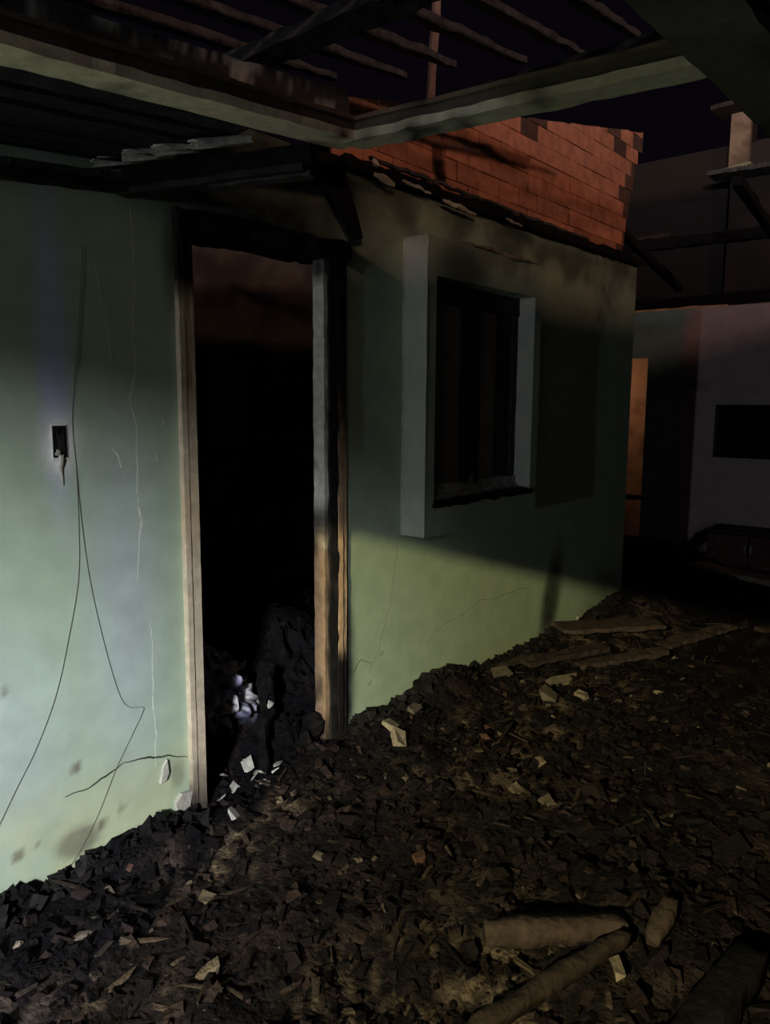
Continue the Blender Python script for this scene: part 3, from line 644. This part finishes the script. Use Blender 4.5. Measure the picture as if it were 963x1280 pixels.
# neighbour's upper storey
nb = empty('neighbour_house', (10.4, -1.0, 0)); tag(nb, 'dark upper storey of a neighbouring house with an orange lit pier', 'house')
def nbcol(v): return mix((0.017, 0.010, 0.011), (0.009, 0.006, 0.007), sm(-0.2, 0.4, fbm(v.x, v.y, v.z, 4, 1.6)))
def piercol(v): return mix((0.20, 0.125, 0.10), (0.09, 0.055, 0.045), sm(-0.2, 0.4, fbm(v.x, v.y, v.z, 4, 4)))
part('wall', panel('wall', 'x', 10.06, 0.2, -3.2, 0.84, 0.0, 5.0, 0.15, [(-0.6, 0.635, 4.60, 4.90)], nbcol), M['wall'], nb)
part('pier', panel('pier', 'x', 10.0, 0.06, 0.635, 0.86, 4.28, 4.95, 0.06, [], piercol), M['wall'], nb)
part('rear_wall', panel('rear_wall', 'x', 10.5, 0.1, -3.2, 3.0, 0.0, 4.75, 0.3, [], lambda v: (0.013, 0.0075, 0.009)), M['wall'], nb)
part('ledge', beam_mesh('ledge', (9.86, -3.2, 4.10), (9.86, 1.0, 4.24), 0.34, 0.05, 0.1, 0.01), M['batten'], nb)
part('broken_slab', beam_mesh('broken_slab', (9.9, 0.55, 4.30), (9.9, 0.86, 4.275), 0.2, 0.03, 0.05, 0.008), M['plaster'], nb)
part('roof_edge', beam_mesh('roof_edge', (9.9, -3.2, 5.10), (9.9, 1.0, 4.97), 0.4, 0.05, 0.1, 0.01), M['plank'], nb)

# ------------------------------------------------------------------ unseen yard walls behind and beside the camera, shaped to cut the light
def yard_col(v): return mix((0.20, 0.18, 0.15), (0.05, 0.045, 0.045), sm(-0.1, 0.5, fbm(v.x, v.y, v.z, 4, 1.5)))
tag(obj('wall_left_added', panel('wall_left_added', 'x', -2.65, 0.15, -5.0, 0.15, -0.1, 3.22, 0.15, [(-3.25, -1.85, -0.1, 2.37), (-1.5, -0.3, -0.1, 2.37)], yard_col), M['wall']), 'unseen side wall added so its two openings cut the yard light', kind='structure')  # added wall, openings placed to cut each yard lamp's light
tag(obj('wall_rear_unseen', panel('wall_rear_unseen', 'y', -5.15, 0.15, -4.2, 9.2, -0.1, 3.22, 0.2, [], yard_col), M['wall']), 'unseen boundary wall behind the burnt room, its height set to cut the street light', kind='structure')  # wall top set where it cuts the street lamps' light
tag(obj('wall_yard_added', panel('wall_yard_added', 'x', -5.6, 0.15, -5.15, -4.0, -0.1, 2.6, 0.2, [], yard_col), M['wall']), 'added unseen wall at the corner of the yard', kind='structure')  # made-up wall, added to close the corner against the street lamp

# ------------------------------------------------------------------ rubble
rng = random.Random(11)
def in_cabinet(x, y): return 7.22 < x < 7.75 and -0.83 < y < 0.05
def in_room(x, y): return not in_cabinet(x, y) and (y < -0.03 or (1.66 < x < 2.28) or (y > 0.2 and 0.6 < x < 5.2) or (x > 5.6 and y < 1.4))
V = []; Fc = []; CC = []
def add_chunk(x, y, s, col, flat=0.5, lift=0.3):
    v = chunk_verts(rng, s*rng.uniform(.7, 1.5), s*rng.uniform(.6, 1.1), s*flat*rng.uniform(.6, 1.3))
    R = Matrix.Rotation(rng.uniform(0, 6.28), 3, 'Z') @ Matrix.Rotation(rng.uniform(-.6, .6), 3, 'X') @ Matrix.Rotation(rng.uniform(-.5, .5), 3, 'Y')
    c = Vector((x, y, ground(x, y)+s*flat*lift)); b = len(V)
    for p in v: V.append(R @ p+c); CC.append(col)
    for f in CF: Fc.append((b+f[0], b+f[1], b+f[2]))
cnt = 0
while cnt < 14000:
    if rng.random() < 0.72: x, y = rng.uniform(0.2, 4.2), rng.uniform(-2.1, 1.2)
    else: x, y = rng.uniform(0.2, 7.6), rng.uniform(-3.2, 1.6)
    if not in_room(x, y): continue
    t = rng.random(); k = rng.random()
    if t < 0.78: col = mix((0.005, 0.0045, 0.006), (0.014, 0.011, 0.013), k)
    elif t < 0.975: col = mix((0.015, 0.0100, 0.0105), (0.030, 0.021, 0.021), k)
    else: col = mix((0.05, 0.040, 0.035), (0.10, 0.082, 0.07), k)
    s = 0.007+0.034*rng.random()**3.0
    if y > -0.10 and x < 1.6: s *= 0.8
    add_chunk(x, y, s*(1 if t < .93 else .8), col); cnt += 1
for i in range(150):
    x, y = rng.uniform(0.6, 4.6), rng.uniform(-2.1, -0.12)
    add_chunk(x, y, 0.03+0.035*rng.random(), mix((0.006, 0.005, 0.007), (0.018, 0.014, 0.014), rng.random()**1.5), 0.4, 0.1)
# char crust heaped along the foot of the wall
for i in range(900):
    x = rng.uniform(0.5, 5.4)
    if 1.60 < x < 2.42: continue
    add_chunk(x, -0.02-abs(rng.gauss(0, 0.05)), 0.016+0.03*rng.random(), mix((0.007, 0.007, 0.009), (0.02, 0.018, 0.018), rng.random()), 0.8, 0.4)
# long thin splinters
for i in range(900):
    x, y = rng.uniform(0.3, 5.5), rng.uniform(-2.6, -0.05)
    Ln = 0.03+0.11*rng.random()**2; a = rng.gauss(0.0, 0.7); b = len(V); c = Vector((x, y, ground(x, y)+0.008))
    R = Matrix.Rotation(a, 3, 'Z') @ Matrix.Rotation(rng.uniform(-.25, .25), 3, 'Y')
    k = rng.random(); col = mix((0.010, 0.009, 0.010), (0.075, 0.055, 0.045), k*k)
    for p in chunk_verts(rng, Ln, 0.006+0.010*rng.random(), 0.006, 0.25): V.append(R @ p+c); CC.append(col)
    for f in CF: Fc.append((b+f[0], b+f[1], b+f[2]))
for name, test, lab in [('charred_rubble', lambda p: p.y < 0.1 or p.x > 5.3, 'loose black and brown charred rubble strewn over the open floor'),
                        ('inner_rubble', lambda p: p.y >= 0.1 and p.x <= 5.3, 'black rubble covering the floor of the room behind the doorway')]:
    fs = [f for f in Fc if test(V[f[0]//8*8])]
    ids = sorted({i for f in fs for i in f}); rm = {o: n for n, o in enumerate(ids)}
    me = mesh(name, [V[i] for i in ids], [tuple(rm[i] for i in f) for f in fs]); at = me.color_attributes.new('col', 'FLOAT_COLOR', 'POINT')
    buf = []
    for i in ids: buf += [CC[i][0], CC[i][1], CC[i][2], 1]
    at.data.foreach_set('color', buf)
    tag(obj(name, me, M['chunk']), lab, 'rubble', kind='stuff')

# single fragments that can be picked out
def frag(name, x, y, sx, sy, sz, rz, mat, label, cat, group=None, tilt=(0, 0), lift=0.35, jit=0.3, z=None):
    v = chunk_verts(rng, sx, sy, sz, jit)
    o = obj(name, mesh(name, v, CF), mat); o.location = (x, y, (ground(x, y) if z is None else z)+sz*lift)
    o.rotation_euler = (tilt[0], tilt[1], rz); return tag(o, label, cat, group)
frag('plaster_fragment', 1.66, -0.16, 0.035, 0.045, 0.02, 0.5, M['pale'], 'bright white plaster shard lying before the left door jamb', 'plaster', tilt=(0.7, 0.2), lift=0.7)
frag('plaster_fragment', 2.53, -0.20, 0.06, 0.05, 0.03, 0.3, M['plaster'], 'pale broken plaster lump at the wall corner right of the door', 'plaster', tilt=(0.4, .2), lift=0.8)
frag('plaster_fragment', 2.47, -0.29, 0.08, 0.04, 0.03, 0.8, M['plaster'], 'jagged pale plaster piece in front of the lump right of the door', 'plaster', tilt=(0.5, -.3), lift=0.8)
frag('plaster_fragment', 2.70, -0.19, 0.08, 0.035, 0.035, 0.2, M['plaster'], 'angular tan chunk on the black heap below the window', 'plaster', tilt=(0.5, .2), lift=0.9)
frag('plaster_fragment', 3.44, -0.20, 0.13, 0.05, 0.02, -0.2, M['plaster'], 'flat pale triangular shard on the rubble under the window', 'plaster', tilt=(0.5, 0.1), lift=1.0)
frag('plaster_fragment', 3.62, -0.46, 0.16, 0.07, 0.03, -0.6, M['plaster'], 'long pale wedge lying out from the soot streaked wall', 'plaster', tilt=(0.3, 0), lift=0.8)
frag('plaster_fragment', 3.35, -0.55, 0.08, 0.07, 0.04, 0.3, M['plaster'], 'blocky pale lump in front of the long wedge', 'plaster', tilt=(0.3, 0), lift=0.6)
frag('plaster_fragment', 4.62, -0.06, 0.035, 0.02, 0.07, 0.3, M['pale'], 'tiny upright white shard at the foot of the wall near its far corner', 'plaster', lift=0.5)
tag(obj('fallen_plank', beam_mesh('fallen_plank', (4.25, -0.12, 0.13), (4.75, -0.55, 0.14), 0.20, 0.03, 0.05, 0.012), M['plank']), 'broad brown plank lying by the soot streak near the wall corner', 'plank')
for i, (x, y, a, Ln, wd) in enumerate([(3.9, -0.35, -0.45, 0.55, 0.09), (4.1, -0.60, -0.5, 0.6, 0.08), (3.62, -0.13, -0.12, 0.36, 0.05), (4.9, -0.75, -0.3, 0.7, 0.1), (5.62, -1.15, -0.5, 0.6, 0.09)]):
    c, s = math.cos(a)*Ln/2, math.sin(a)*Ln/2; z = ground(x, y)+0.03
    tag(obj('fallen_plank', beam_mesh('fallen_plank', (x-c, y-s, z-0.01), (x+c, y+s, z+0.015), wd, 0.025, 0.04, 0.012), M['plank']), ['scorched plank lying just outward of the pale triangular shard', 'scorched plank lying outward of the long pale wedge', 'narrow scorched plank nearest the wall under the window', 'scorched plank in front of the broad brown plank', 'scorched plank out beyond the far corner of the green wall'][i], 'plank', 'scorched planks in the rubble')
# timbers in the foreground
def log(name, a, b, r, mat, label, cat='timber', jit=0.012):
    o = obj(name, beam_mesh(name, a, b, r*2, r*2, 0.03, jit, taper=lambda t: 0.8+0.2*math.sin(math.pi*t)), mat, smooth=True); return tag(o, label, cat)
log('burnt_log', (1.66, -1.27, 0.065), (1.92, -1.56, 0.075), 0.030, M['plank'], 'thick reddish burnt log lying across the foreground rubble')
log('burnt_log', (1.30, -1.41, 0.05), (1.88, -1.585, 0.085), 0.020, M['plank'], 'thinner burnt log propped under the reddish log', jit=0.01)
log('burnt_log', (1.92, -1.635, 0.07), (2.09, -1.63, 0.10), 0.020, M['plank'], 'short stub of burnt wood beside the reddish log', jit=0.01)
log('burnt_log', (1.45, -1.80, 0.03), (2.05, -1.86, 0.06), 0.045, M['char'], 'fat black charred log at the near edge of the rubble')
frag('plaster_fragment', 1.77, -1.605, 0.05, 0.028, 0.024, 0.6, M['plaster'], 'small pale bone shaped bit beside the thinner burnt log', 'plaster', lift=1.0)
frag('plaster_fragment', 1.30, -1.22, 0.05, 0.015, 0.012, 0.2, M['plaster'], 'thin pale splinter of plaster near the thinner burnt log', 'plaster', lift=1.2)
TIMBER = [((1.66, -1.27), (1.92, -1.56), .05), ((1.30, -1.41), (1.88, -1.585), .04), ((1.92, -1.635), (2.09, -1.63), .04), ((1.45, -1.80), (2.05, -1.86), .07), ((4.25, -0.12), (4.75, -0.55), .13)]
TIMBER += [((x-math.cos(a)*L_/2, y-math.sin(a)*L_/2), (x+math.cos(a)*L_/2, y+math.sin(a)*L_/2), w_/2+.03) for x, y, a, L_, w_ in [(3.9, -0.35, -0.45, 0.55, 0.09), (4.1, -0.60, -0.5, 0.6, 0.08), (3.62, -0.13, -0.12, 0.36, 0.05), (4.9, -0.75, -0.3, 0.7, 0.1)]]
def near_timber(x, y):
    p = Vector((x, y))
    for a, b, r in TIMBER:
        a, b = Vector(a), Vector(b); t = max(0, min(1, (p-a).dot(b-a)/(b-a).length_squared))
        if (p-a-(b-a)*t).length < r: return True
    return False
spots = 0
while spots < 46:
    x, y = rng.uniform(0.75, 4.6), rng.uniform(-1.9, -0.12)
    if (x < 1.6 and y > -0.15) or near_timber(x, y): continue
    s = 0.012+0.024*rng.random()**1.8
    if rng.random() < 0.6:
        frag('plaster_fragment', x, y, s*1.5, s, s*.6, rng.uniform(0, 6.28), M['crumb'], 'small pale crumb of plaster scattered in the black rubble', 'plaster', 'plaster crumbs in the rubble', (rng.uniform(-.4, .4), rng.uniform(-.4, .4)), 0.5)
    else:
        frag('brick_fragment', x, y, s*1.6, s*1.1, s*.7, rng.uniform(0, 6.28), M['brickdark'], 'small sooted brick fragment scattered in the black rubble', 'brick', 'brick fragments in the rubble', (rng.uniform(-.4, .4), rng.uniform(-.4, .4)), 0.5)
    spots += 1
for i in range(16):
    while True:
        x, y = rng.uniform(1.70, 2.25), rng.uniform(-0.06, 0.35); s = 0.02+0.02*rng.random()
        if math.hypot(x-1.98, y-0.40) > 0.25 and math.hypot(x-2.17, y-0.07) > 0.16 and math.hypot(x-2.45, y-0.46) > 0.28: break
    frag('paper_scrap', x, y, s*1.6, s, 0.006, rng.uniform(0, 6.28), M['tile'], 'curled ash grey scrap on the heap in the doorway', 'scrap', 'ash scraps in the doorway', (rng.uniform(-.7, .7), rng.uniform(-.7, .7)), 2.0)
